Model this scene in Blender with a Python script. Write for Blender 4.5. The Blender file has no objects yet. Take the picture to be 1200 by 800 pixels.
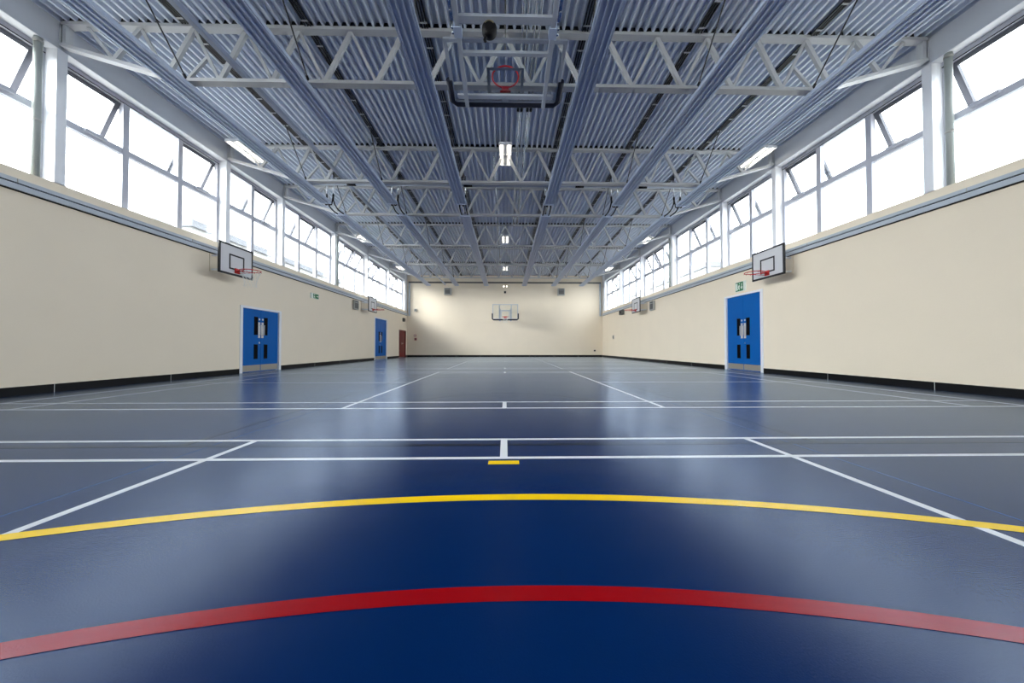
import bpy, math, random
from mathutils import Vector, Matrix
random.seed(7)
S = bpy.context.scene
C = S.collection
PI = math.pi

# ------------------------------------------------------------------ camera, world, light, exposure
cam_d = bpy.data.cameras.new('camera'); cam = bpy.data.objects.new('camera', cam_d); C.objects.link(cam)
cam.location = (0, 0, 0.748)
cam.rotation_euler = (PI/2 + 0.01668, 0, -0.01984)
cam_d.sensor_width = 36; cam_d.lens = 396.4*36/1200; cam_d.clip_start = 0.02; cam_d.clip_end = 400
S.camera = cam

W = bpy.data.worlds.new('overcast_sky'); S.world = W; W.use_nodes = True
bg = W.node_tree.nodes['Background']
bg.inputs[0].default_value = (0.93, 0.965, 1.0, 1); bg.inputs[1].default_value = 5.0

S.view_settings.view_transform = 'Standard'; S.view_settings.look = 'None'
S.view_settings.gamma = 1; S.view_settings.use_curve_mapping = False
S.view_settings.exposure = 1.33
S.cycles.max_bounces = 12; S.cycles.diffuse_bounces = 7; S.cycles.glossy_bounces = 5
S.cycles.transparent_max_bounces = 16
S.cycles.sample_clamp_indirect = 8

XW = 7.54            # inner wall face
XG = 7.78            # glass plane
YB, YF = -6.0, 26.09 # back and far wall
ZS, ZH = 3.50, 5.79  # sill, window head
ZD = 6.25            # deck soffit

sun_d = bpy.data.lights.new('veiled_sun', 'SUN'); sun = bpy.data.objects.new('veiled_sun', sun_d); C.objects.link(sun)
sun_d.energy = 7.0; sun_d.angle = math.radians(44); sun_d.color = (1.0, .985, .95)      # low sun behind the cloud, on the red-door side
sun.rotation_euler = Vector((.76, .58, -.29)).to_track_quat('-Z', 'Y').to_euler()

for sx in (-1, 1):   # light portals in the two long window bands (they only guide the daylight)
    L = bpy.data.lights.new('window_portal', 'AREA'); L.shape = 'RECTANGLE'
    L.size = 2.3; L.size_y = 31.4; L.cycles.is_portal = True
    o = bpy.data.objects.new('window_portal', L); C.objects.link(o)
    o.location = (sx*8.3, 9.9, 4.65); o.rotation_euler = (0, sx*PI/2, 0)

# ------------------------------------------------------------------ materials
def lin(c):
    return tuple((x/255/12.92 if x/255 <= .04045 else ((x/255+.055)/1.055)**2.4) for x in c) + (1,)
def mat(name, rgb, rough=.5, metal=0., var=.04, scale=6., bump=0., bscale=60., spec=.5, stretch=None):
    m = bpy.data.materials.new(name); m.use_nodes = True
    nt = m.node_tree; b = nt.nodes['Principled BSDF']
    b.inputs['Roughness'].default_value = rough; b.inputs['Metallic'].default_value = metal
    b.inputs['Specular IOR Level'].default_value = spec
    tc = nt.nodes.new('ShaderNodeTexCoord')
    src = tc.outputs['Object']
    if stretch:
        mp = nt.nodes.new('ShaderNodeMapping'); mp.inputs['Scale'].default_value = stretch
        nt.links.new(src, mp.inputs[0]); src = mp.outputs[0]
    n = nt.nodes.new('ShaderNodeTexNoise'); n.inputs['Scale'].default_value = scale; n.inputs['Detail'].default_value = 4
    nt.links.new(src, n.inputs['Vector'])
    mx = nt.nodes.new('ShaderNodeMix'); mx.data_type = 'RGBA'
    c = lin(rgb)
    mx.inputs[6].default_value = tuple(min(1, x*(1-var)) for x in c[:3]) + (1,)
    mx.inputs[7].default_value = tuple(min(1, x*(1+var)) for x in c[:3]) + (1,)
    nt.links.new(n.outputs['Fac'], mx.inputs[0]); nt.links.new(mx.outputs[2], b.inputs['Base Color'])
    if bump:
        n2 = nt.nodes.new('ShaderNodeTexNoise'); n2.inputs['Scale'].default_value = bscale; n2.inputs['Detail'].default_value = 3
        nt.links.new(tc.outputs['Object'], n2.inputs['Vector'])
        bp = nt.nodes.new('ShaderNodeBump'); bp.inputs['Strength'].default_value = bump; bp.inputs['Distance'].default_value = .01
        nt.links.new(n2.outputs['Fac'], bp.inputs['Height']); nt.links.new(bp.outputs[0], b.inputs['Normal'])
    return m
def emit(name, rgb, st):
    m = bpy.data.materials.new(name); m.use_nodes = True
    b = m.node_tree.nodes['Principled BSDF']
    b.inputs['Base Color'].default_value = lin(rgb); b.inputs['Emission Color'].default_value = lin(rgb)
    b.inputs['Emission Strength'].default_value = st
    return m
def glass(name, tint=(.93, .95, .96), refl=.5):
    m = bpy.data.materials.new(name); m.use_nodes = True; nt = m.node_tree
    for n in list(nt.nodes): nt.nodes.remove(n)
    out = nt.nodes.new('ShaderNodeOutputMaterial'); mx = nt.nodes.new('ShaderNodeMixShader')
    t = nt.nodes.new('ShaderNodeBsdfTransparent'); t.inputs[0].default_value = tint + (1,)
    g = nt.nodes.new('ShaderNodeBsdfGlossy'); g.inputs['Roughness'].default_value = .02
    fr = nt.nodes.new('ShaderNodeFresnel'); fr.inputs[0].default_value = 1.45
    mu = nt.nodes.new('ShaderNodeMath'); mu.operation = 'MULTIPLY'; mu.inputs[1].default_value = refl
    nt.links.new(fr.outputs[0], mu.inputs[0]); nt.links.new(mu.outputs[0], mx.inputs[0])
    nt.links.new(t.outputs[0], mx.inputs[1]); nt.links.new(g.outputs[0], mx.inputs[2]); nt.links.new(mx.outputs[0], out.inputs[0])
    return m

M = {}
M['wall']   = mat('cream_painted_plaster', (232, 219, 197), .75, var=.03, scale=1.3, bump=.12, bscale=35)
M['white']  = mat('white_gloss_paint', (226, 228, 232), .4, var=.02)
M['steel']  = mat('pale_grey_steel_paint', (182, 184, 186), .45, var=.04, scale=3)
M['beam']   = mat('grey_beam_paint', (190, 193, 198), .5, var=.03, scale=2)
M['deck']   = mat('roof_deck_coating', (210, 217, 229), .38, var=.05, scale=2, stretch=(6, .3, 6))
M['radiant']= mat('radiant_panel_enamel', (180, 193, 215), .35, var=.02)
M['duct']   = mat('duct_enamel', (150, 160, 178), .4, var=.03)
M['frame']  = mat('white_window_frame', (178, 180, 190), .4, var=.02)
M['sash']   = mat('grey_vent_sash', (84, 86, 94), .5, var=.03)
M['pipe']   = mat('grey_downpipe', (158, 164, 160), .5, var=.03)
M['black']  = mat('black_rubber', (7, 7, 9), .6, var=.2, spec=.25)
M['rod']    = mat('black_steel_rod', (20, 20, 24), .45, var=.1)
M['skirt']  = mat('black_vinyl_skirting', (4, 4, 7), .5, var=.15, spec=.2)
M['blue']   = mat('blue_laminate_door', (0, 90, 166), .45, var=.05, scale=2, spec=.12)
M['red']    = mat('dark_red_door', (105, 22, 22), .35, var=.08)
M['plate']  = mat('brushed_steel_plate', (165, 160, 150), .4, .6, var=.06, scale=30)
M['alu']    = mat('aluminium_pull', (205, 205, 205), .35, .5, var=.03)
M['galv']   = mat('galvanised_steel', (205, 210, 215), .25, .9, var=.06, scale=20)
M['trunk']  = mat('grey_trunking', (176, 184, 192), .4, var=.03)
M['grey']   = mat('grey_plastic', (168, 168, 162), .5, var=.03)
M['dgrey']  = mat('dark_grey_mesh', (92, 92, 90), .6, var=.1, scale=60)
M['board']  = mat('white_backboard', (208, 208, 210), .4, var=.02)
M['bline']  = mat('black_board_border', (16, 17, 22), .45, var=.1)
M['ring']   = mat('orange_red_ring', (196, 34, 34), .4, var=.06)
M['net']    = mat('white_net_cord', (225, 225, 220), .7, var=.03)
M['goal']   = mat('goal_frame_enamel', (176, 183, 194), .4, var=.03)
M['pad']    = mat('navy_board_padding', (14, 20, 40), .6, var=.1)
M['vis']    = mat('dark_vision_glass', (4, 5, 10), .3, var=.1, spec=.04)
M['green']  = mat('exit_sign_green', (0, 110, 62), .4, var=.04)
M['signw']  = mat('exit_sign_white', (222, 230, 222), .4, var=.02)
M['brick']  = mat('pale_render', (150, 150, 148), .8, var=.05, scale=2)
M['fascia'] = mat('pale_fascia', (104, 107, 112), .7, var=.04)
M['ground'] = mat('pale_paving', (170, 170, 166), .9, var=.1, scale=.6)
M['callred']= mat('red_call_point', (170, 25, 22), .4, var=.05)
M['strap']  = mat('grey_webbing', (150, 155, 165), .7, var=.05)
M['yellowd']= mat('yellow_decal', (120, 112, 84), .6, var=.05)
M['glass']  = glass('window_glass')
M['bglass'] = glass('backboard_glass', (.955, .97, .97), .5)
M['tube']   = emit('lit_fluorescent_tube', (255, 246, 228), 2.4)
M['lamp']   = emit('lit_lamp_lens', (255, 244, 225), 2.4)
# blue sports vinyl: satin with faint mottling and fine emboss
def coated(name, ca, cb):
    m = bpy.data.materials.new(name); m.use_nodes = True; nt = m.node_tree; b = nt.nodes['Principled BSDF']
    tc = nt.nodes.new('ShaderNodeTexCoord')
    n = nt.nodes.new('ShaderNodeTexNoise'); n.inputs['Scale'].default_value = 1.1; n.inputs['Detail'].default_value = 6
    nt.links.new(tc.outputs['Object'], n.inputs['Vector'])
    mx = nt.nodes.new('ShaderNodeMix'); mx.data_type = 'RGBA'
    mx.inputs[6].default_value = lin(ca); mx.inputs[7].default_value = lin(cb)
    nt.links.new(n.outputs['Fac'], mx.inputs[0]); nt.links.new(mx.outputs[2], b.inputs['Base Color'])
    r = nt.nodes.new('ShaderNodeMapRange'); r.inputs[3].default_value = .20; r.inputs[4].default_value = .27
    n3 = nt.nodes.new('ShaderNodeTexNoise'); n3.inputs['Scale'].default_value = 2.5; n3.inputs['Detail'].default_value = 5
    nt.links.new(tc.outputs['Object'], n3.inputs['Vector'])
    nt.links.new(n3.outputs['Fac'], r.inputs[0]); nt.links.new(r.outputs[0], b.inputs['Roughness'])
    n2 = nt.nodes.new('ShaderNodeTexNoise'); n2.inputs['Scale'].default_value = 180; n2.inputs['Detail'].default_value = 2
    nt.links.new(tc.outputs['Object'], n2.inputs['Vector'])
    bp = nt.nodes.new('ShaderNodeBump'); bp.inputs['Strength'].default_value = .10; bp.inputs['Distance'].default_value = .004
    nt.links.new(n2.outputs['Fac'], bp.inputs['Height']); nt.links.new(bp.outputs[0], b.inputs['Normal'])
    b.inputs['Specular IOR Level'].default_value = 0
    out = nt.nodes['Material Output']
    g = nt.nodes.new('ShaderNodeBsdfGlossy'); g.inputs['Color'].default_value = (.77, .88, 1, 1)
    nt.links.new(r.outputs[0], g.inputs['Roughness']); nt.links.new(bp.outputs[0], g.inputs['Normal'])
    fr = nt.nodes.new('ShaderNodeFresnel'); fr.inputs[0].default_value = 1.29; nt.links.new(bp.outputs[0], fr.inputs['Normal'])
    mu = nt.nodes.new('ShaderNodeMath'); mu.operation = 'MULTIPLY'; mu.inputs[1].default_value = .88
    mxs = nt.nodes.new('ShaderNodeMixShader')
    nt.links.new(fr.outputs[0], mu.inputs[0]); nt.links.new(mu.outputs[0], mxs.inputs[0])
    nt.links.new(b.outputs[0], mxs.inputs[1]); nt.links.new(g.outputs[0], mxs.inputs[2]); nt.links.new(mxs.outputs[0], out.inputs[0])
    return m
M['floor'] = coated('blue_sports_vinyl', (0, 30, 76), (0, 36, 88))
M['lw'] = coated('white_line_paint', (216, 218, 220), (226, 228, 230)); M['ly'] = coated('yellow_line_paint', (238, 196, 0), (246, 206, 0))
M['lr'] = coated('red_line_paint', (142, 2, 8), (154, 6, 12)); M['lk'] = coated('black_line_paint', (3, 4, 7), (6, 8, 12))
M['seam'] = coated('vinyl_weld_seam', (60, 95, 140), (66, 100, 146))

# ------------------------------------------------------------------ mesh helpers
class MB:
    def __init__(s): s.v = []; s.f = []
    def quad(s, *ps):
        i = len(s.v); s.v += [tuple(p) for p in ps]; s.f.append(tuple(range(i, i+len(ps)))); return s
    def box(s, x0, x1, y0, y1, z0, z1):
        x0, x1 = sorted((x0, x1)); y0, y1 = sorted((y0, y1)); z0, z1 = sorted((z0, z1))
        i = len(s.v)
        s.v += [(x0,y0,z0),(x1,y0,z0),(x1,y1,z0),(x0,y1,z0),(x0,y0,z1),(x1,y0,z1),(x1,y1,z1),(x0,y1,z1)]
        s.f += [tuple(i+k for k in q) for q in ((0,3,2,1),(4,5,6,7),(0,1,5,4),(1,2,6,5),(2,3,7,6),(3,0,4,7))]
        return s
    def tube(s, pts, r, n=8, closed=False, square=False):
        pts = [Vector(p) for p in pts]; k = len(pts); base = len(s.v)
        if square: n = 4
        ref = None
        for i, p in enumerate(pts):
            a = pts[(i-1) % k] if (closed or i > 0) else p
            b = pts[(i+1) % k] if (closed or i < k-1) else p
            t = (b-a).normalized()
            if ref is None:
                ref = Vector((0,1,0)) if abs(t.y) < .9 else Vector((0,0,1))
            u = (ref - t*ref.dot(t)).normalized(); w = t.cross(u); ref = u
            for j in range(n):
                an = 2*PI*j/n + (PI/4 if square else 0); rr = r*math.sqrt(2) if square else r
                s.v.append(tuple(p + u*math.cos(an)*rr + w*math.sin(an)*rr))
        for i in range(k if closed else k-1):
            for j in range(n):
                a = base+i*n+j; b = base+i*n+(j+1) % n; c = base+((i+1) % k)*n+(j+1) % n; d = base+((i+1) % k)*n+j
                s.f.append((a, b, c, d))
        if not closed:
            s.f.append(tuple(base+j for j in range(n))[::-1]); s.f.append(tuple(base+(k-1)*n+j for j in range(n)))
        return s
    def bar(s, p0, p1, wy, wt):                      # rectangular bar in an XZ plane: wy deep along Y, wt thick
        p0, p1 = Vector(p0), Vector(p1); t = (p1-p0).normalized(); u = Vector((0,1,0)); w = t.cross(u).normalized()
        i = len(s.v)
        for p in (p0, p1):
            for a, b in ((-1,-1),(1,-1),(1,1),(-1,1)): s.v.append(tuple(p + u*a*wy/2 + w*b*wt/2))
        s.f += [tuple(i+k for k in q) for q in ((3,2,1,0),(4,5,6,7),(0,1,5,4),(1,2,6,5),(2,3,7,6),(3,0,4,7))]
        return s
    def lathe(s, prof, c=(0,0,0), axis='z', n=16):
        base = len(s.v); k = len(prof)
        for r, h in prof:
            for j in range(n):
                a = 2*PI*j/n; x, y = r*math.cos(a), r*math.sin(a)
                p = {'z': (x,y,h), 'y': (x,h,y), 'x': (h,x,y)}[axis]
                s.v.append((c[0]+p[0], c[1]+p[1], c[2]+p[2]))
        for i in range(k-1):
            for j in range(n): s.f.append((base+i*n+j, base+i*n+(j+1)%n, base+(i+1)*n+(j+1)%n, base+(i+1)*n+j))
        s.f.append(tuple(base+j for j in range(n))[::-1]); s.f.append(tuple(base+(k-1)*n+j for j in range(n)))
        return s
    def build(s, name, m, parent=None, smooth=False, bevel=0, recalc=True):
        me = bpy.data.meshes.new(name); me.from_pydata(s.v, [], s.f); me.update()
        me.materials.append(M[m] if isinstance(m, str) else m)
        import bmesh
        b = bmesh.new(); b.from_mesh(me)
        if recalc: bmesh.ops.recalc_face_normals(b, faces=b.faces)
        if bevel: bmesh.ops.bevel(b, geom=list(b.edges), offset=bevel, segments=2, affect='EDGES', profile=.5)
        b.to_mesh(me); b.free()
        if smooth:
            for p in me.polygons: p.use_smooth = len(p.vertices) <= 4
        o = bpy.data.objects.new(name, me); C.objects.link(o)
        if parent: o.parent = parent
        return o
def box(*a): return MB().box(*a)
def sbox(sx, xa, xb, y0, y1, z0, z1): return MB().box(sx*xa, sx*xb, y0, y1, z0, z1)
def thing(name, label, cat, loc=(0,0,0), group=None, kind=None):
    o = bpy.data.objects.new(name, None); C.objects.link(o); o.location = loc; o.empty_display_size = .2
    return tag(o, label, cat, group, kind)
def tag(o, label, cat, group=None, kind=None):
    o['label'] = label; o['category'] = cat
    if group: o['group'] = group
    if kind: o['kind'] = kind
    return o
def dup(root, loc, label=None):
    r = root.copy(); C.objects.link(r); r.location = loc
    if label: r['label'] = label
    for ch in list(root.children):
        c = ch.copy(); C.objects.link(c); c.parent = r
        for g in list(ch.children):
            d = g.copy(); C.objects.link(d); d.parent = c
    return r
ORD = ['first', 'second', 'third', 'fourth', 'fifth', 'sixth', 'seventh', 'eighth', 'ninth', 'tenth']
HS = {-1: 'red-door side', 1: 'single-door side'}
SIDE = {-1: 'the red-door wall', 1: 'the single-door wall'}

# ------------------------------------------------------------------ shell
floor = tag(box(-7.9, 7.9, YB-.1, YF+.1, -.12, 0).build('floor', 'floor'), 'glossy dark blue vinyl sports floor with painted court lines', 'floor', kind='structure')
# corrugated roof deck, ribs running down the hall
mb = MB(); pitch = .1425; prof = []; x = -7.84
while x < 7.84:
    prof += [(x, ZD), (x+.036, ZD), (x+.056, ZD+.085), (x+pitch-.020, ZD+.085)]; x += pitch
prof.append((x, ZD))
for (xa, za), (xb, zb) in zip(prof, prof[1:]): mb.quad((xa,YB-.1,za),(xb,YB-.1,zb),(xb,YF+.1,zb),(xa,YF+.1,za))
me = mb.build('ceiling', 'deck'); tag(me, 'blue-grey corrugated steel roof deck above the trusses', 'ceiling', kind='structure')
box(-7.9, 7.9, YB-.1, YF+.1, ZD+.10, ZD+.2).build('roof_slab', 'beam', me)

DOORS = {-1: [(9.75, 11.51, 1.95), (19.62, 21.70, 2.50), (24.14, 25.75, 1.99)], 1: [(9.73, 11.46, 2.46)]}
COLY = [2.35, 5.83, 9.29, 11.60, 15.13, 18.67, 22.10]     # column centres along the hall
BACKY = [-4.7, -1.2]
for sx, nm in ((-1, 'wall_left'), (1, 'wall_right')):
    mb = MB(); y = YB-.1
    for a, b, h in DOORS[sx]:
        mb.box(sx*XW, sx*7.84, y, a, 0, ZS); mb.box(sx*XW, sx*7.84, a, b, h, ZS); y = b
    mb.box(sx*XW, sx*7.84, y, YF+.1, 0, ZS)
    tag(mb.build(nm, 'wall'), 'cream painted side wall below the windows with ' + ('the red door' if sx < 0 else 'a single blue double door'), 'wall', kind='structure')
k = 0
for sx in (-1, 1):
    for ya, yb in ((25.46, YF), (YB, -4.9)):
        k += 1
        tag(box(sx*XW, sx*7.84, ya, yb, ZS, ZD).build('trim_%d' % k, 'white'), 'white pier %s on %s' % ('beside the plain end wall' if ya > 0 else 'at the near end of the hall', SIDE[sx]), 'pier', kind='structure')
tag(box(-7.84, 7.84, YF, YF+.25, 0, ZD+.09).build('wall_far', 'wall'), 'plain cream end wall behind the glass backboard', 'wall', kind='structure')
tag(box(-7.84, 7.84, YB-.25, YB, 0, ZD+.09).build('wall_back', 'wall'), 'plain cream end wall facing the glass backboard wall', 'wall', kind='structure')

# skirting, in lengths with thin open joints
def skirting(name, label, runs, fn, js):
    p = thing(name, label, 'skirting', kind='structure')
    for a, b in runs:
        n = max(1, round((b-a)/2.0)); st = (b-a)/n
        for i in range(1, n): js(a+i*st).build('joint_strip', 'signw', p)
        for i in range(n): fn(a+i*st+.004, a+(i+1)*st-.004).build('skirting_board', 'skirt', p)
for sx, nm in ((-1, 'baseboard_left'), (1, 'baseboard_right')):
    runs = []; y = YB
    for a, b, h in DOORS[sx]: runs.append((y, a)); y = b
    runs.append((y, YF))
    skirting(nm, 'black skirting along ' + SIDE[sx], runs, lambda a, b, sx=sx: sbox(sx, XW-.012, XW, a, b, 0, .135), lambda y, sx=sx: sbox(sx, XW-.011, XW, y-.0035, y+.0035, 0, .134))
skirting('baseboard_far', 'black skirting along the plain end wall', [(-XW+.02, XW-.02)], lambda a, b: box(a, b, YF-.012, YF, 0, .14), lambda x: box(x-.0035, x+.0035, YF-.011, YF, 0, .139))

# eaves beams with white soffit, columns, downpipes
for sx in (-1, 1):
    t = thing('eaves_beam', 'long grey steel eaves beam above the windows of ' + SIDE[sx], 'beam', (sx*XW, 10, ZH), kind='structure')
    box(0, sx*.30, YB-10, 25.46-10, 0, ZD-ZH+.0).build('beam_face', 'beam', t)
    box(sx*.004, sx*.19, YB-10, 25.46-10, -.006, 0).build('soffit_board', 'white', t)
ncol = len(COLY)
proto = None
for sx in (-1, 1):
    for k, y in enumerate(COLY):
        lab = 'white steel window column, %s from the end wall, %s' % (ORD[ncol-1-k], HS[sx])
        t = thing('steel_column', lab, 'column', (sx*(XW+.12), y, ZS), 'steel columns between the windows', None)
        box(-.12, .12, -.07, .07, 0, ZH-ZS-.01).build('column_shaft', 'white', t)
        box(-.12, .12, -.09, .09, -.0, .012).build('base_plate', 'white', t)
        if k >= 1:
            box(-sx*.13-.02, -sx*.13+.02, -.05, .05, ZH-ZS+.06, ZH-ZS+.40).build('truss_cleat', 'steel', t)
for sx in (-1, 1):
    for y, ref in ((5.57, 'seventh'), (15.40, 'third')):
        t = thing('downpipe', 'round white pipe in front of the %s window from the end wall, %s' % (ref, HS[sx]), 'pipe', (sx*(XW+.055), y, ZS))
        MB().tube([(0,0,0),(0,0,ZH-ZS)], .05, 14).build('pipe', 'pipe', t, True)
        for z in (.9, 2.2): MB().tube([(0,0,z),(0,0,z+.04)], .057, 14).build('pipe_bracket', 'grey', t, True)

# ------------------------------------------------------------------ windows
OPEN = {1: (0, 2), 2: (1,), 3: (1,), 4: (1, 2), 5: (1,), 6: (1,), 0: (0, 2), -1: (), -2: ()}
bays = []
edges = [(-4.9, -1.27, -2), (-1.13, 2.28, -1)] + [(COLY[i]+.07, (COLY[i+1]-.07 if i+1 < ncol else 25.46), i) for i in range(ncol)]
wn = 0
for sx in (-1, 1):
    for y0, y1, idx in edges:
        wn += 1
        n = max(2, round((y1-y0)/1.16))
        full0 = y0-.07; st = (y1+.07-full0)/n
        t = thing('window_%d' % wn, 'white %s-light window with %s vents, %s from the end wall, %s' % (('two','three')[n-2], 'open' if OPEN[idx] else 'closed', ORD[6-idx], HS[sx]), 'window', (sx*XG, 0, 0), kind='structure')
        o = lambda m: m
        fr = MB()
        fr.box(-.04, .04, y0, y1, ZS, ZS+.06); fr.box(-.04, .04, y0, y1, 5.69, ZH-.007)
        fr.box(-.04, .04, y0, y0+.06, ZS+.06, 5.69); fr.box(-.04, .04, y1-.06, y1, ZS+.06, 5.69)
        fr.build('window_frame', 'frame', t)
        box(-sx*.042, -sx*.05, y0, y1, 5.685, 5.70).build('gasket', 'black', t)
        ms = [full0+st*k for k in range(n+1)]
        for k in range(1, n): box(-.05, .05, ms[k]-.058, ms[k]+.058, ZS+.06, 5.69).build('mullion', 'frame', t)
        for k in range(n):
            a = (y0+.06) if k == 0 else ms[k]+.058; b = (y1-.06) if k == n-1 else ms[k+1]-.058
            box(-.045, .045, a, b, 4.65, 4.77).build('transom', 'frame', t)
            box(-.008, .008, a, b, ZS+.06, 4.65).build('pane', 'glass', t)
            if k in OPEN[idx]:
                s = bpy.data.objects.new('vent_sash', None)
                H = 5.69-4.77; hw = (b-a)/2
                m_ = MB(); m_.box(-.03,.03,-hw,hw,-.065,0); m_.box(-.03,.03,-hw,hw,-H,-H+.085); m_.box(-.03,.03,-hw,-hw+.085,-H+.085,-.065); m_.box(-.03,.03,hw-.085,hw,-H+.085,-.065)
                s = m_.build('vent_sash', 'sash', t)
                s.location = (sx*.03, (a+b)/2, 5.685); s.rotation_euler = (0, -sx*math.radians(24), 0)
                box(-.006,.006,-hw+.085,hw-.085,-H+.085,-.065).build('pane', 'glass', s)
                box(-sx*.045, -sx*.11, (a+b)/2-.17, (a+b)/2+.17, 4.70, 4.76).build('vent_opener', 'frame', t)
                MB().tube([(-sx*.03,(a+b)/2,4.75),(sx*.36,(a+b)/2,4.86)], .008, 6).build('opener_chain', 'grey', t)
            else:
                box(-.008, .008, a, b, 4.77, 5.69).build('pane', 'glass', t)

# ------------------------------------------------------------------ trunking rails
for sx in (-1, 1):
    t = thing('trunking_rail', 'grey double metal trunking rail with a dark gap under the windows of ' + SIDE[sx], 'rail', (sx*XW, 0, 3.15), kind=None)
    box(0, -sx*.055, YB+.05, YF-.11, .122, .185).build('upper_rail', 'trunk', t)
    box(0, -sx*.02, YB+.05, YF-.11, .098, .122).build('shadow_gap', 'black', t)
    box(0, -sx*.065, YB+.05, YF-.11, .012, .098).build('lower_rail', 'trunk', t)
    box(0, -sx*.045, YB+.05, YF-.11, 0, .012).build('bottom_shadow_strip', 'black', t)  # black strip painted in as the shadow under the lower rail
    for y in (5.3, 8.2, 12.1, 16.1, 20.1, 24.1): box(-sx*.055, -sx*.062, y-.006, y+.006, .12, .18).build('joint_cover', 'grey', t)
t = thing('wall_trunking', 'grey trunking running up both corners and across the plain end wall', 'rail', (0, YF, 3.15))
box(-7.42, 7.42, -.07, 0, 2.52, 2.63).build('cross_rail', 'dgrey', t)
for sx in (-1, 1): box(sx*7.30, sx*7.42, -.09, 0, 0, 2.52).build('upright_rail', 'trunk', t)

# ------------------------------------------------------------------ floor markings (thin paint on the floor)
def paint(name, m, mb, label=None, recalc=True):
    o = mb.build(name, m, floor, recalc=recalc)
    if label: o['label'] = label
    return o
LZ = {'lk': .0006, 'seam': .0004, 'lw': .0010, 'ly': .0014, 'lr': .0014}
NS = [0]
def stripe(m, x0, x1, y0, y1, name='court_line', label=None): 
    NS[0] += 1
    return paint(name, m, box(x0, x1, y0, y1, 0, LZ[m]+(NS[0] % 40)*5e-6), label)
def arc(m, cx, cy, R, w, a0, a1, label, n=160):
    mb = MB(); z = LZ[m]
    for i in range(n):
        p, q = (a0+(a1-a0)*i/n, a0+(a1-a0)*(i+1)/n)
        mb.quad(*[(cx+r*math.cos(a), cy+r*math.sin(a), z) for r, a in ((R-w/2,p),(R+w/2,p),(R+w/2,q),(R-w/2,q))])
    return paint('court_arc', m, mb, label, False)
for sx in (-1, 1):
    stripe('seam', sx*2.23-.003, sx*2.23+.003, YB, YF, 'weld_seam')
HW = .022; XC = -.01
for y0 in (-3.34, 4.17, 11.68, 19.19):
    y1 = y0+6.1
    for y in (y0, y0+.46, y1-.46, y1): stripe('lw', XC-6.7, XC+6.7, y-HW, y+HW)
    for s in (-1, 1):
        for d in (1.98, 5.94, 6.68): stripe('lw', XC+s*d-HW, XC+s*d+HW, y0, y1)
        stripe('lw', XC+s*1.98, XC+s*6.7, y0+3.05-HW, y0+3.05+HW)
    for a, b in ((y0, y0+.46), (y1-.46, y1)): stripe('lw', XC-.026, XC+.026, a, b, 'net_post_mark')
stripe('lk', -7.0, 7.0, 2.585, 2.635, label='black baseline across the floor')
for s in (-1, 1): stripe('lk', s*2.45-.025, s*2.45+.025, 2.61, 8.41)
stripe('lk', -2.45, 2.45, 8.385, 8.435)
arc('lk', 0, 4.20, 1.32, .05, 0, PI, 'black semicircle in front of the baseline')
arc('lk', 0, 8.41, 1.80, .05, 0, PI, 'black free throw semicircle')
arc('ly', .04, -4.80, 6.50, .064, .25, PI-.25, 'yellow curved court line')
arc('lr', .04, -3.86, 4.90, .064, .05, PI-.05, 'red curved court line')
stripe('ly', -.11, .09, 2.175, 2.24, 'yellow_dash', 'short yellow dash beside the white line')

# ------------------------------------------------------------------ doors
def door(n, sx, y0, y1, top, seam, kind, label):
    t = thing('door_%d' % n, label, 'door', (sx*XW, 0, 0), kind='structure')
    fm, lm = ('white', 'blue') if kind == 'blue' else ('red', 'red')
    fw = .10 if kind == 'blue' else .05
    fr = MB(); a, b = -sx*.015, sx*.12
    fr.box(a, b, y0, y0+fw, 0, top); fr.box(a, b, y1-fw, y1, 0, top); fr.box(a, b, y0+fw, y1-fw, top-.06, top)
    fr.build('door_frame', fm, t)
    box(sx*.10, sx*.14, y0+fw, y1-fw, 0, .02).build('threshold', 'black', t)
    for d, ya, yb in ((-1, y0+fw+.004, seam-.004), (1, seam+.004, y1-fw-.004)):
        lf = box(sx*.03, sx*.075, ya, yb, .012, top-.064).build('door_leaf', lm, t)
        f = sx*.03
        if kind == 'blue':
            k = (seam-.0)
            for z0, z1 in ((1.13, 1.66), (.40, .82)):
                va, vb = seam+d*.145, seam+d*.275
                box(f-sx*.004, f+sx*.01, va, vb, z0, z1).build('vision_panel', 'vis', lf)
                rim = MB(); rim.box(f-sx*.012, f, va-d*.008, va, z0-.012, z1+.012); rim.box(f-sx*.012, f, vb, vb+d*.008, z0-.012, z1+.012)
                rim.box(f-sx*.012, f, va, vb, z1, z1+.012); rim.box(f-sx*.012, f, va, vb, z0-.012, z0)
                rim.build('vision_bead', 'black', lf)
            box(f-sx*.004, f, seam+d*.025, seam+d*.115, 1.03, 1.51).build('push_plate', 'alu', lf)
            MB().tube([(f, seam+d*.07, 1.12), (f-sx*.06, seam+d*.07, 1.12), (f-sx*.06, seam+d*.07, 1.42), (f, seam+d*.07, 1.42)], .012, 8).build('pull_handle', 'alu', lf, True)
            MB().lathe([(.03, 0), (.03, .006)], (f-sx*.004, seam+d*.07, 1.60), 'x', 14).build('sign_disc', 'alu', lf)
            box(f-sx*.003, f, ya+.01, yb-.01, .03, .21).build('kick_plate', 'plate', lf)
        else:
            box(f-sx*.005, f, seam+d*.06, seam+d*.11, .95, 1.08).build('handle_plate', 'alu', lf)
            MB().tube([(f, seam+d*.085, 1.03), (f-sx*.05, seam+d*.085, 1.03), (f-sx*.05, seam+d*.2, 1.03)], .01, 8).build('lever_handle', 'alu', lf, True)
    if kind == 'blue':
        MB().lathe([(.028, 0), (.028, .008), (.012, .014)], (sx*.03, seam-.06, .88), 'x', 14).build('lock', 'alu', t)
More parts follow.
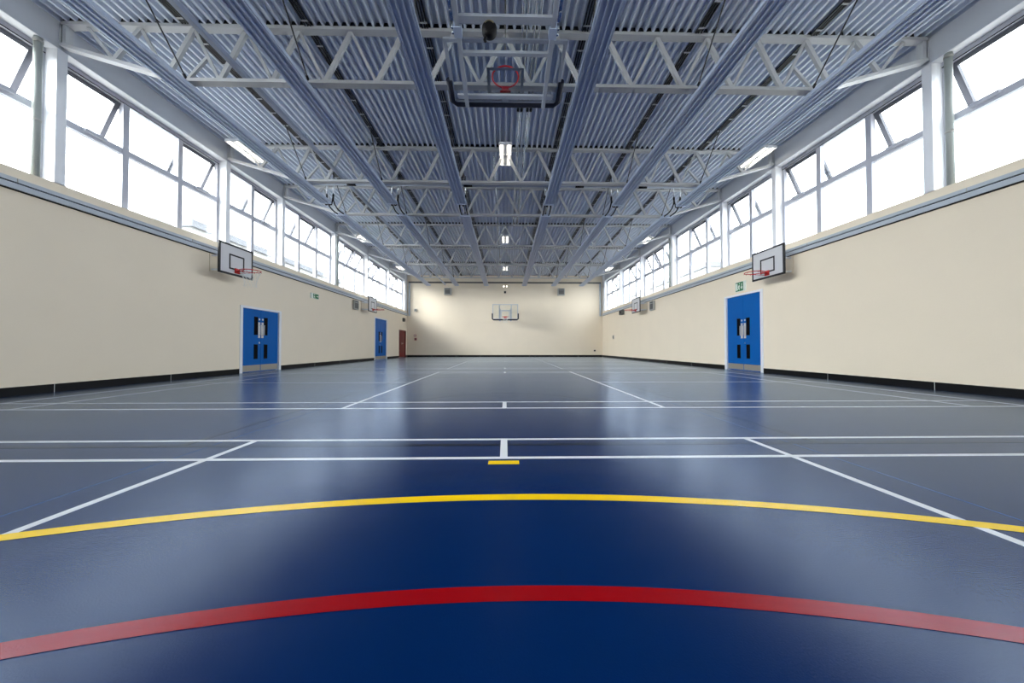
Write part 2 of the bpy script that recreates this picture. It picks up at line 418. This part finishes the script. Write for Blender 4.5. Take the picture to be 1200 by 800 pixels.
door(1, -1, 9.75, 11.51, 1.95, 10.62, 'blue', 'low blue double door with steel kick plates, further from the dark red door')
door(2, -1, 19.62, 21.70, 2.50, 20.66, 'blue', 'blue double door beside the dark red door')
door(3, -1, 24.14, 25.75, 1.99, 24.95, 'red', 'dark red double door in the corner by the plain end wall')
door(4, 1, 9.73, 11.46, 2.46, 10.60, 'blue', 'tall blue double door under the green exit sign with a white figure')

# ------------------------------------------------------------------ roof trusses
TRY = COLY[1:]
def zb(x):
    x = abs(x); return 5.288 if x <= 5.55 else 5.288+(x-5.55)/(7.50-5.55)*(5.86-5.288)
def make_truss():
    t = thing('roof_truss', '', 'truss', (0, TRY[0], 0), 'white steel roof trusses')
    box(-7.50, 7.50, -.065, .065, 6.195, 6.25).build('top_chord', 'steel', t)
    box(-5.55, 5.55, -.065, .065, 5.26, 5.315).build('bottom_chord', 'steel', t)
    box(-7.48, 7.48, -.055, .055, 6.251, 6.328).build('void_shade_strip', 'rod', t)  # added dark strip: paints the shade in the deck voids above the chord
    for s in (-1, 1):
        MB().bar((s*5.55, 0, 5.288), (s*7.52, 0, 5.865), .13, .055).build('bottom_chord_end', 'steel', t)
        MB().bar((s*5.45, .0, 5.31), (s*5.12, .0, 5.70), .045, .045).build('sub_strut', 'steel', t)
        MB().bar((s*7.46, 0, 5.88), (s*7.46, 0, 6.2), .10, .06).build('end_post', 'steel', t)
    q = .89
    for s in (-1, 1):
        for k in range(8):
            xb = s*(.445+q*k)
            zl = zb(xb)+.02
            MB().bar((xb, 0, zl), (s*q*k, 0, 6.2), .055, .07).build('web_diagonal', 'steel', t)       # rises towards mid-span
            MB().bar((xb, 0, zl), (s*q*(k+1), 0, 6.2), .04, .045).build('web_tie', 'steel', t)
    for x in (-5.42, -3.37, -1.38, 1.38, 3.37, 5.42):
        MB().tube([(x, -.95, 6.235), (x, -.06, 5.318)], .011, 6).build('brace_rod', 'rod', t)
        MB().tube([(x, -.10, 5.355), (x, -.05, 5.305)], .022, 8).build('rod_end', 'rod', t)
    return t
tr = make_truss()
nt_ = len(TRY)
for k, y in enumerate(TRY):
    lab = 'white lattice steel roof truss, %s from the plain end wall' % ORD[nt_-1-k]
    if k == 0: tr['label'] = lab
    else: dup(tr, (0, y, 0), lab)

# black slotted hanger channels on the deck
XS = [(-5.53), (-3.50), (-1.37), 1.37, 3.50, 5.53]
POSN = {-5.53: 'outer row, red-door side', -3.50: 'second row, red-door side', -1.37: 'inner row, red-door side',
        1.37: 'inner row, single-door side', 3.50: 'second row, single-door side', 5.53: 'outer row, single-door side'}
cuts = [4.0] + TRY + [YF]
for xs, x in zip(XS, (-5.42, -3.37, -1.38, 1.38, 3.37, 5.42)):
    t = thing('hanger_channel', 'black slotted hanger channel on the roof deck, ' + POSN[xs], 'channel', (x, 0, 6.2), 'black hanger channels')
    for a, b in zip(cuts, cuts[1:]):
        a += .08; b -= .08; mb = MB()
        for d in (-.045, .0, .045): mb.box(d-.011, d+.011, a, b, .018, .048)
        mb.build('slotted_rail', 'rod', t)
        y = a+.2
        mb = MB()
        while y < b-.1: mb.box(-.055, .055, y, y+.03, .012, .018); y += .45
        mb.build('rail_tie', 'steel', t)

# ------------------------------------------------------------------ radiant heating panels
def make_panel(x, y0, y1, label):
    t = thing('radiant_panel', label, 'heating panel', (x, y0, 5.17), 'radiant heating panels under the trusses')
    Ln = y1-y0; w = .15
    mb = MB(); mb.box(-w, w, 0, Ln, .030, .045)
    mb.build('panel_plate', 'radiant', t)
    for s in (-1, 1): box(s*w, s*(w+.012), 0, Ln, .012, .075).build('side_flange', 'radiant', t)
    for d in (-.135, -.045, .045, .135):
        m_ = MB(); pr = [(d-.016, .030), (d-.007, .006), (d+.007, .006), (d+.016, .030)]
        for (xa, za), (xb, zc) in zip(pr, pr[1:]): m_.quad((xa,0,za),(xb,0,zc),(xb,Ln,zc),(xa,Ln,za))
        m_.build('panel_rib', 'radiant', t)
    for yy in (0, Ln): box(-w-.012, w+.012, yy-.02, yy+.02, .0, .08).build('end_cover', 'radiant', t)
    for ty in TRY:
        if y0 < ty < y1: box(-.16, .16, ty-y0-.02, ty-y0+.02, .045, .089).build('hanger_bracket', 'steel', t)
    return t
for x in XS:
    make_panel(x, 3.2, 10.46, 'ribbed grey heating panel by the folded goal, %s' % POSN[x])
    make_panel(x, 11.40, 24.4, 'ribbed grey heating panel running to the end wall, %s' % POSN[x])
# hose links where the panels are fed
def make_link():
    t = thing('hose_connection', '', 'hose', (0, 10.93, 5.17), 'black hose connections between the panels')
    for d in (-.10, .10):
        MB().tube([(d, -.22, .38), (d, -.22, 1.02)], .016, 8).build('drop_pipe', 'galv', t, True)
        MB().tube([(d, -.22, .30), (d, -.22, .40)], .028, 10).build('valve', 'black', t, True)
        pts = [(d, -.22, .32)]
        for i in range(13):
            a = i/12; pts.append((d, -.22+.30*(1-math.cos(a*PI/2))+.34*a*a, .28-.29*math.sin(a*PI/2)+.06*a**3))
        MB().tube(pts + [(d, .448, .045)], .021, 8).build('hose', 'black', t, True)
        MB().tube([(d*.5, -.445, .03), (d*.5, -.36, .0), (d*.7, -.26, .06), (d*.9, -.22, .30)], .019, 8).build('feed_hose', 'black', t, True)
    return t
lk = make_link()
for i, x in enumerate(XS):
    lab = 'pair of black hoses joining the heating panels, ' + POSN[x]
    if i == 0: lk.location.x = x; lk['label'] = lab
    else: dup(lk, (x, 10.93, 5.17), lab)
# header pipe across the hall behind the second truss
t = thing('header_pipe', 'long thin blue-grey heating pipe with black couplings running across under the roof', 'pipe', (0, 9.47, 5.30))
MB().tube([(-5.7,0,0),(5.7,0,0)], .035, 10).build('pipe_run', 'duct', t, True)
for x in (-4.3, -1.05, 2.1, 3.9): MB().tube([(x-.12,0,0),(x+.12,0,0)], .045, 10).build('coupling', 'black', t, True)
for x in (-5.0, -2.5, 0, 2.5, 5.0): box(x-.012, x+.012, -.05, .05, .03, .06).build('pipe_clip', 'steel', t)
t = thing('longitudinal_duct', 'straight blue-grey square duct running down the hall over the bottom chords', 'duct', (-4.47, 0, 5.40))
box(-.04, .04, 3.5, 25.2, -.04, .04).build('duct_run', 'duct', t, bevel=.008)
for y in (7.5, 10.4, 13.4, 17, 20.4): box(-.048, .048, y-.03, y+.03, -.048, .048).build('duct_joint', 'duct', t)
# galvanised conduits under the deck
for x, ya, yb in ((.29, 3.6, 7.6), (.37, 3.6, 7.6), (.50, 3.6, 7.6), (.58, 3.6, 7.6), (.34, 7.7, 14.9), (.52, 7.7, 14.9), (-.33, 9.5, 22.0)):
    which = {.29: 'outermost bright conduit beside the hall centre line', .37: 'second of the four bright conduits', .50: 'third of the four bright conduits', .58: 'fourth of the four bright conduits'}.get(x)
    lab = ('thin galvanised conduit above the folded goal, ' + which) if which else ('slim galvanised conduit under the deck, past the folded goal, %s' % {.34: 'nearer the hall centre line', .52: 'further from the hall centre line', -.33: 'on the red-door side'}[x])
    t = thing('conduit', lab, 'conduit', (x, ya, 6.155), 'galvanised conduits under the deck')
    MB().tube([(0,0,0),(0,yb-ya,0)], .02, 10).build('conduit_tube', 'galv', t, True)
    if which: MB().tube([(0,yb-ya-.02,0),(0,yb-ya+.05,0)], .03, 10).build('conduit_coupler', 'black', t, True)
    for k in range(int((yb-ya)/1.5)+1): box(-.025, .025, k*1.5+.3, k*1.5+.33, .02, .095).build('saddle', 'galv', t)

# ------------------------------------------------------------------ ceiling luminaires
def make_light(x, y, label):
    t = thing('ceiling_light', label, 'light', (x, y, 5.98), 'twin-tube ceiling lights')
    b = MB(); b.box(-.17, .17, -.5, .5, .03, .06); b.box(-.02, .02, -.5, .5, .0, .03)
    b.build('light_body', 'beam', t)
    for s in (-1, 1):
        box(s*.17, s*.16, -.5, .5, -.01, .03).build('reflector_edge', 'white', t)
        for q in (-1, 1): MB().tube([(s*.095, q*.25-.215, .006), (s*.095, q*.25+.215, .006)], .024, 10).build('lit_tube', 'tube', t, True)
        box(-.17, .17, s*.5, s*.51, -.01, .06).build('end_plate', 'white', t)
        box(-.17, .17, s*.012, s*.002, -.005, .03).build('louvre', 'white', t)
        MB().tube([(0, s*.4, .06), (0, s*.4, .27)], .004, 5).build('suspension_wire', 'steel', t)
for x, side in ((0, 'on the hall centre line'), (-6.95, 'on the red-door side'), (6.95, 'on the single-door side')):
    for y, ref in ((9.15, 'lit ceiling light just past the folded goal'), (16.4, 'lit ceiling light in the middle of the hall'), (22.5, 'lit ceiling light near the end wall')):
        make_light(x, y, ref + ' ' + side)

# ------------------------------------------------------------------ side wall practice backboards
def ring_net(t, c, R, net, axis='x', sgn=1, depth=.42):
    cx, cy, cz = c
    MB().tube([(cx+R*math.cos(2*PI*i/32), cy+R*math.sin(2*PI*i/32), cz) for i in range(32)], .010, 8, closed=True).build('ring', 'ring', t, True)
    hk = MB()
    for i in range(12):
        a = 2*PI*(i+.5)/12; p = Vector((cx+R*math.cos(a), cy+R*math.sin(a), cz))
        hk.tube([p+Vector((0,0,-.008)), p+Vector((0,0,-.035)), p+Vector((.015*math.cos(a),.015*math.sin(a),-.03))], .004, 5)
    hk.build('net_hooks', 'ring', t)
    if net:
        nb = MB(); n = 12
        rows = [(R, -.02), (R*.82, -.12), (R*.66, -.22), (R*.58, -.32), (R*.62, -depth)]
        for r0 in range(len(rows)-1):
            for i in range(n):
                for dlt in (.5, -.5):
                    a0 = 2*PI*(i+.5*(r0%2))/n; a1 = a0+2*PI*dlt/n
                    (ra, za), (rb, zb_) = rows[r0], rows[r0+1]
                    nb.tube([(cx+ra*math.cos(a0), cy+ra*math.sin(a0), cz+za), (cx+rb*math.cos(a1), cy+rb*math.sin(a1), cz+zb_)], .003, 4)
        nb.build('net', 'net', t)
def practice_goal(sx, yc, label, net):
    xb = 7.00; z0, z1 = 2.60, 3.37; w = .55
    t = thing('practice_goal', label, 'basketball hoop', (sx*xb, yc, 0), 'wall mounted practice hoops')
    bd = box(0, sx*.03, -w, w, z0, z1).build('backboard', 'board', t)
    f = -sx*.002
    e = MB()
    for a in ((-w, -w+.045, z0, z1), (w-.045, w, z0, z1), (-w, w, z1-.04, z1), (-w, w, z0, z0+.04)): e.box(f, 0, *a)
    e.build('border_line', 'bline', bd)
    e = MB()
    for a in ((-.25, -.205, 2.74, 3.13), (.205, .25, 2.74, 3.13), (-.25, .25, 3.09, 3.13), (-.25, .25, 2.74, 2.78)): e.box(f, 0, *a)
    e.build('target_square', 'bline', bd)
    ed = MB()
    for a in ((-w-.006, -w, z0, z1), (w, w+.006, z0, z1), (-w, w, z1, z1+.006), (-w, w, z0-.006, z0)): ed.box(-sx*.001, sx*.031, *a)
    ed.build('board_edge', 'bline', bd)
    D = XW-xb-.003
    br = MB()
    for s in (-1, 1):
        for z in (2.74, 3.10): br.box(sx*.03, sx*(D-.015), s*.14-.02, s*.14+.02, z-.02, z+.02)
        br.box(sx*.03, sx*.07, s*.14-.02, s*.14+.02, 2.65, 3.2)
    br.build('wall_bracket', 'white', t)
    box(sx*(D-.015), sx*D, -.2, .2, 2.68, 3.14).build('wall_plate', 'wall', t)
    pl = MB(); pl.box(f, -sx*.02, -.075, .075, 2.66, 2.79); pl.box(-sx*.02, -sx*.14, -.05, .05, 2.715, 2.735)
    pl.build('ring_bracket', 'ring', t)
    ring_net(t, (-sx*.355, 0, 2.735), .225, net)
    for s in (-1, 1): MB().tube([(-sx*.01, s*.06, 2.68), (-sx*.36, s*.20, 2.728)], .006, 6).build('ring_stay', 'ring', t)
practice_goal(-1, 8.93, 'white practice backboard and red ring nearest the low blue double door', True)
practice_goal(1, 8.87, 'white practice backboard and red ring beside the tall blue double door', False)
practice_goal(-1, 18.00, 'white practice backboard and red ring on the wall near the dark red door', False)
practice_goal(1, 17.98, 'white practice backboard and red ring past the grey speaker on the single-door wall', False)

# ------------------------------------------------------------------ glass backboards
def glass_board(t, P, U, N, W_, H_, ring_n, ring_off):
    """board on origin P (bottom centre); U up the board, N its playing side"""
    X = Vector((1,0,0))
    Mx = Matrix((X, U, N)).transposed()
    def tr(mb):
        mb.v = [tuple(P + Mx @ Vector(v)) for v in mb.v]; return mb
    w = W_/2
    g = tr(box(-w+.03, w-.03, .03, H_-.03, -.006, .006)).build('glass_board', 'bglass', t)
    e = MB()
    for a in ((-w, -w+.05, 0, H_), (w-.05, w, 0, H_), (-w+.05, w-.05, H_-.05, H_), (-w+.05, w-.05, 0, .05)): e.box(a[0], a[1], a[2], a[3], -.018, .018)
    tr(e).build('board_frame', 'goal', t)
    e = MB()
    for a in ((-.295, -.25, .17, .62), (.25, .295, .17, .62), (-.295, .295, .575, .62), (-.295, .295, .15, .19)): e.box(a[0], a[1], a[2], a[3], .006, .008)
    tr(e).build('target_square', 'goal', g)
    pts = [(-w-.01, .42, 0)] + [(-w-.01, .05, 0), (-w+.06, -.02, 0), (w-.06, -.02, 0), (w+.01, .05, 0), (w+.01, .42, 0)]
    tr(MB().tube(pts, .05, 10)).build('padding', 'pad', t, True)
    rb = MB(); rb.box(-.09, .09, .06, .22, .018, .03); rb.box(-.06, .06, .14, .165, .03, .17)
    tr(rb).build('ring_bracket', 'ring', t)
    R = .225
    tr(MB().tube([(R*math.cos(2*PI*i/32), .15, .38+R*math.sin(2*PI*i/32)) for i in range(32)], .012, 8, closed=True)).build('ring', 'ring', t, True)
    return tr

# folded ceiling goal
t = thing('folded_ceiling_goal', 'folded-up glass basketball goal with navy padding hanging under the roof', 'basketball hoop', (0, 5.3, 5.0))
U = Vector((0, -1.03, .185)).normalized(); N = Vector((0, .185, 1.03)).normalized()
P = Vector((0, .53, .0))
trf = glass_board(t, P, U, N, 1.80, 1.05, None, None)
for s in (-1, 1):
    trf(MB().box(s*.66-.03, s*.66+.03, -.02, 2.75, -.085, -.025)).build('mast_tube', 'goal', t)
    trf(MB().box(s*.66-.055, s*.66+.055, 1.12, 1.26, -.10, .02)).build('hinge_plate', 'radiant', t)
    trf(MB().box(s*.73-.02, s*.73+.02, 1.30, 2.75, -.04, .02)).build('outer_strut', 'galv', t)
    for q in (1.15, 1.22, 1.42): trf(MB().tube([(s*.735, q, -.06), (s*.735, q, .04)], .016, 8)).build('hinge_bolt', 'galv', t, True)
    MB().tube([Vector((s*.66, 0, 0))+P+U*2.7, (s*.66, -2.25, 1.25)], .03, square=True).build('hanger_post', 'goal', t)
for q, h in ((.86, .05), (1.29, .095)): trf(MB().box(-.64, .64, q, q+h, -.08, -.03)).build('cross_bar', 'goal', t)
trf(MB().box(-.80, .80, .13, .20, -.06, -.02)).build('cross_bar', 'goal', t)
trf(MB().box(-.06, .06, .05, .20, -.03, -.018)).build('fixing_plate', 'goal', t)
MB().tube([(0.0, .05, .52), (0.0, -.2, .85), (0.0, -.35, 1.2)], .012, 6).build('lift_rod', 'rod', t)

t = thing('safety_winch', 'round black safety winch reel hung above the folded goal', 'winch', (-.215, 4.50, 5.02), None)
MB().lathe([(.04, -.07), (.085, -.065), (.10, -.04), (.10, .04), (.085, .065), (.04, .07)], (0,0,0), 'y', 20).build('reel_housing', 'black', t, True)
MB().tube([(-.04, 0, -.07), (-.065, 0, -.13), (-.055, -.01, -.16)], .02, 8).build('belt_outlet', 'black', t, True)
arcp = [(.07*math.cos(a), -.071, .07*math.sin(a)) for a in [PI*.2+PI*.6*i/10 for i in range(11)]]
MB().tube(arcp, .008, 6).build('printed_band', 'yellowd', t)
box(-.03, .03, -.006, .006, .09, 1.22).build('webbing_strap', 'strap', t)
box(-.04, .04, -.02, .02, .085, .12).build('strap_shackle', 'alu', t)

# lowered goal at the far end, carried by a wall frame
t = thing('wall_frame_goal', 'glass basketball backboard with navy padding in front of the plain end wall', 'basketball hoop', (0, 23.8, 0))
glass_board(t, Vector((0, 0, 2.70)), Vector((0,0,1)), Vector((0,-1,0)), 1.80, 1.07, None, None)
for s in (-1, 1):
    box(s*.42-.03, s*.42+.03, .02, .07, 2.75, 3.75).build('board_upright', 'goal', t)
    for z in (2.85, 3.6): box(s*.42-.025, s*.42+.025, .07, YF-23.8-.01, z-.025, z+.025).build('support_arm', 'goal', t)
    MB().tube([(s*.42, .1, 3.55), (s*.42, 1.4, 2.88)], .018, 8).build('diagonal_stay', 'goal', t, True)
    box(s*.42-.06, s*.42+.06, YF-23.8-.012, YF-23.8, 2.75, 3.7).build('wall_plate', 'goal', t)
box(-.39, .39, .02, .06, 3.30, 3.36).build('cross_bar', 'goal', t)
nb = MB(); R = .225
rows = [(R, -.02), (R*.82, -.12), (R*.66, -.22), (R*.58, -.32), (R*.62, -.42)]
for r0 in range(4):
    for i in range(12):
        for dl in (.5, -.5):
            a0 = 2*PI*(i+.5*(r0%2))/12; a1 = a0+2*PI*dl/12; (ra, za), (rb_, zq) = rows[r0], rows[r0+1]
            nb.tube([(ra*math.cos(a0), -.38+ra*math.sin(a0), 2.85+za), (rb_*math.cos(a1), -.38+rb_*math.sin(a1), 2.85+zq)], .003, 4)
nb.build('net', 'net', t)

# ------------------------------------------------------------------ exit signs, speakers and small wall fittings
def exit_sign(sx, y0, y1, z0, z1, label, arrow):
    t = thing('exit_sign', label, 'sign', (sx*XW, 0, 0), 'green exit signs')
    box(0, -sx*.035, y0, y1, z0, z1).build('sign_case', 'signw', t)
    f0, f1 = -sx*.035, -sx*.037; w = y1-y0; h = z1-z0
    g0 = y0+.03 if sx < 0 else y0+.10; g1 = y1-.10+.07*(sx < 0) - .02*(sx > 0)
    g0, g1 = (y0+.14, y1-.015) if sx < 0 else (y0+.09, y1-.015)
    face = box(f0, f1, g0, g1, z0+.012, z1-.012).build('green_face', 'green', t)
    k0, k1 = f1, f1-sx*.002; gw = g1-g0
    L = lambda u: (g0+gw*u) if sx < 0 else (g1-gw*u)          # u runs left to right as read
    e = MB()
    def q(u0, u1, v0, v1): e.box(k0, k1, L(u0), L(u1), z0+h*v0, z0+h*v1)
    if arrow == 'figure':
        def seg(a, b, th):
            pa = Vector((0, L(a[0]), z0+h*a[1])); pb = Vector((0, L(b[0]), z0+h*b[1])); d = (pb-pa).normalized(); n_ = Vector((0, -d.z, d.y))*th/2
            for xx in (k1,): e.quad(*[(xx, p.y, p.z) for p in (pa+n_, pb+n_, pb-n_, pa-n_)])
        q(.04, .27, .14, .86)                                   # doorway
        seg((.50,.66),(.44,.40),.05); seg((.44,.40),(.54,.30),.035); seg((.54,.30),(.50,.14),.03); seg((.44,.40),(.36,.24),.035); seg((.36,.24),(.28,.24),.03)
        seg((.50,.64),(.38,.56),.025); seg((.38,.56),(.34,.44),.022); seg((.50,.62),(.58,.50),.025)
        cc = (L(.52), z0+h*.80); e.quad(*[(k1, cc[0]+.022*math.cos(2*PI*i/12), cc[1]+.022*math.sin(2*PI*i/12)) for i in range(12)])
        seg((.80,.82),(.80,.30),.03); seg((.70,.46),(.80,.22),.03); seg((.90,.46),(.80,.22),.03)
    else:
        def tri(*ps): e.quad(*[(k1, L(u), z0+h*v) for u, v in ps])
        tri((.10,.82),(.34,.82),(.22,.60)); tri((.10,.5),(.42,.30),(.10,.16)); tri((.92,.66),(.62,.5),(.92,.34))
        q(.55, .66, .45, .55)
    e.build('pictogram', 'signw', face)
exit_sign(1, 10.41, 10.86, 2.53, 2.84, 'green exit sign with a white running figure over the tall blue door', 'figure')
exit_sign(-1, 13.20, 13.74, 2.66, 2.86, 'small green and white exit sign between the low blue door and the grey wall speaker', 'arrow')

def speaker(name, label, loc, rz, w, h, d, group='grey wall speakers'):
    t = thing(name, label, 'speaker', loc, group); t.rotation_euler = (0, 0, rz)
    box(-w/2, w/2, -d, -.03, 0, h).build('speaker_case', 'grey', t, bevel=.012)
    box(-w*.40, w*.40, -d-.006, -d, h*.12, h*.72).build('grille', 'dgrey', t)
    box(-w*.40, w*.40, -d-.004, -d, h*.78, h*.94).build('control_strip', 'dgrey', t)
    box(-w*.25, w*.25, -.03, 0, h*.2, h*.8).build('wall_bracket', 'dgrey', t)
speaker('wall_speaker', 'grey boxed speaker on the plain end wall, on the red-door side', (-4.40, YF, 4.73), 0, .52, .53, .30)
speaker('wall_speaker', 'grey boxed speaker on the plain end wall, on the single-door side', (4.30, YF, 4.73), 0, .52, .53, .30)
speaker('wall_speaker', 'grey boxed speaker on the red-door wall before the further practice backboard', (-XW, 17.0, 2.62), PI/2, .50, .46, .13)
speaker('wall_speaker', 'grey boxed speaker on the single-door wall before the further practice backboard', (XW, 17.0, 2.62), -PI/2, .46, .46, .13)

def small_box(name, label, cat, sx, y, z, w, h, d, m, m2):
    t = thing(name, label, cat, (sx*XW, y, z))
    box(0, -sx*d, -w/2, w/2, -h/2, h/2).build('case', m, t, bevel=.006)
    box(-sx*d, -sx*(d+.01), -w*.3, w*.3, -h*.3, h*.3).build('cover_plate', m2, t)
small_box('sensor_box', 'small dark grey sensor box above the dark red door', 'sensor', -1, 25.05, 2.76, .26, .26, .14, 'dgrey', 'black')
small_box('sensor_box', 'small dark grey sensor box beyond the further backboard on the single-door wall', 'sensor', 1, 21.5, 2.97, .50, .30, .18, 'dgrey', 'black')
small_box('wall_switch', 'small grey switch plate low on the single-door wall near the plain end wall', 'switch', 1, 23.4, 1.44, .16, .26, .05, 'grey', 'dgrey')
def end_box(name, label, cat, x, z, w, h, d, m, m2):
    t = thing(name, label, cat, (x, YF, z))
    box(-w/2, w/2, -d, 0, -h/2, h/2).build('case', m, t, bevel=.006)
    box(-w*.32, w*.32, -d-.01, -d, -h*.32, h*.32).build('cover_plate', m2, t)
end_box('alarm_sounder', 'small grey alarm sounder high on the end wall above the red call point', 'alarm', -6.87, 3.58, .20, .20, .14, 'grey', 'dgrey')
end_box('call_point', 'red fire call point on the end wall beside the dark red door', 'call point', -6.92, 1.64, .16, .16, .06, 'callred', 'signw')
end_box('notice_plate', 'small dark plate under the red call point on the end wall', 'plate', -6.88, 1.36, .18, .18, .03, 'callred', 'dgrey')
end_box('floor_socket_box', 'small dark socket low on the end wall on the single-door side', 'socket', 6.92, .48, .14, .12, .05, 'dgrey', 'black')
end_box('motion_sensor', 'small grey motion sensor high on the end wall above the glass backboard', 'sensor', -.02, 4.98, .16, .16, .12, 'dgrey', 'black')
t = thing('emergency_light', 'small lit twin emergency light on the end wall above the glass backboard', 'light', (0, YF, 5.42))
box(-.19, .19, -.06, 0, -.03, .03).build('lamp_base', 'grey', t)
for s in (-1, 1):
    h_ = MB().lathe([(.035, -.06), (.055, -.12)], (s*.11, 0, 0), 'y', 14).build('lamp_head', 'grey', t, True)
    MB().lathe([(.05, -.121), (.044, -.13)], (s*.11, 0, 0), 'y', 14).build('lamp_lens', 'lamp', h_, True)

# ------------------------------------------------------------------ outside, seen pale through the glass
tag(box(-60, 60, -30, 90, -.5, -.3).build('ground_outside', 'ground'), 'pale paved ground outside the windows', 'ground', kind='structure')
def house(sx, xa, xb, y0, y1, h, label):
    t = thing('flat_roofed_building', label, 'building', (sx*(xa+xb)/2, (y0+y1)/2, -.3))
    hx, hy = (xb-xa)/2, (y1-y0)/2
    box(-hx, hx, -hy, hy, 0, h).build('wall', 'brick', t)
    box(-hx-.15, hx+.15, -hy-.15, hy+.15, h, h+.35).build('fascia', 'fascia', t)
    n = 6
    for k in range(n):
        y = -hy+.8+k*(2*hy-1.6)/(n-1)
        w = box(-sx*(hx+.01), -sx*(hx-.04), y-.4, y+.4, h-1.6, h-.5).build('window', 'grey', t)
        box(-sx*(hx+.02), -sx*(hx+.01), y-.33, y+.33, h-1.53, h-.57).build('pane', 'fascia', w)
house(-1, 15, 22, 16.4, 31, 6.8, 'pale flat-roofed building outside the windows above the low blue door')
house(1, 15, 23, 24.6, 40, 7.0, 'pale flat-roofed building outside the windows of the single-door wall')
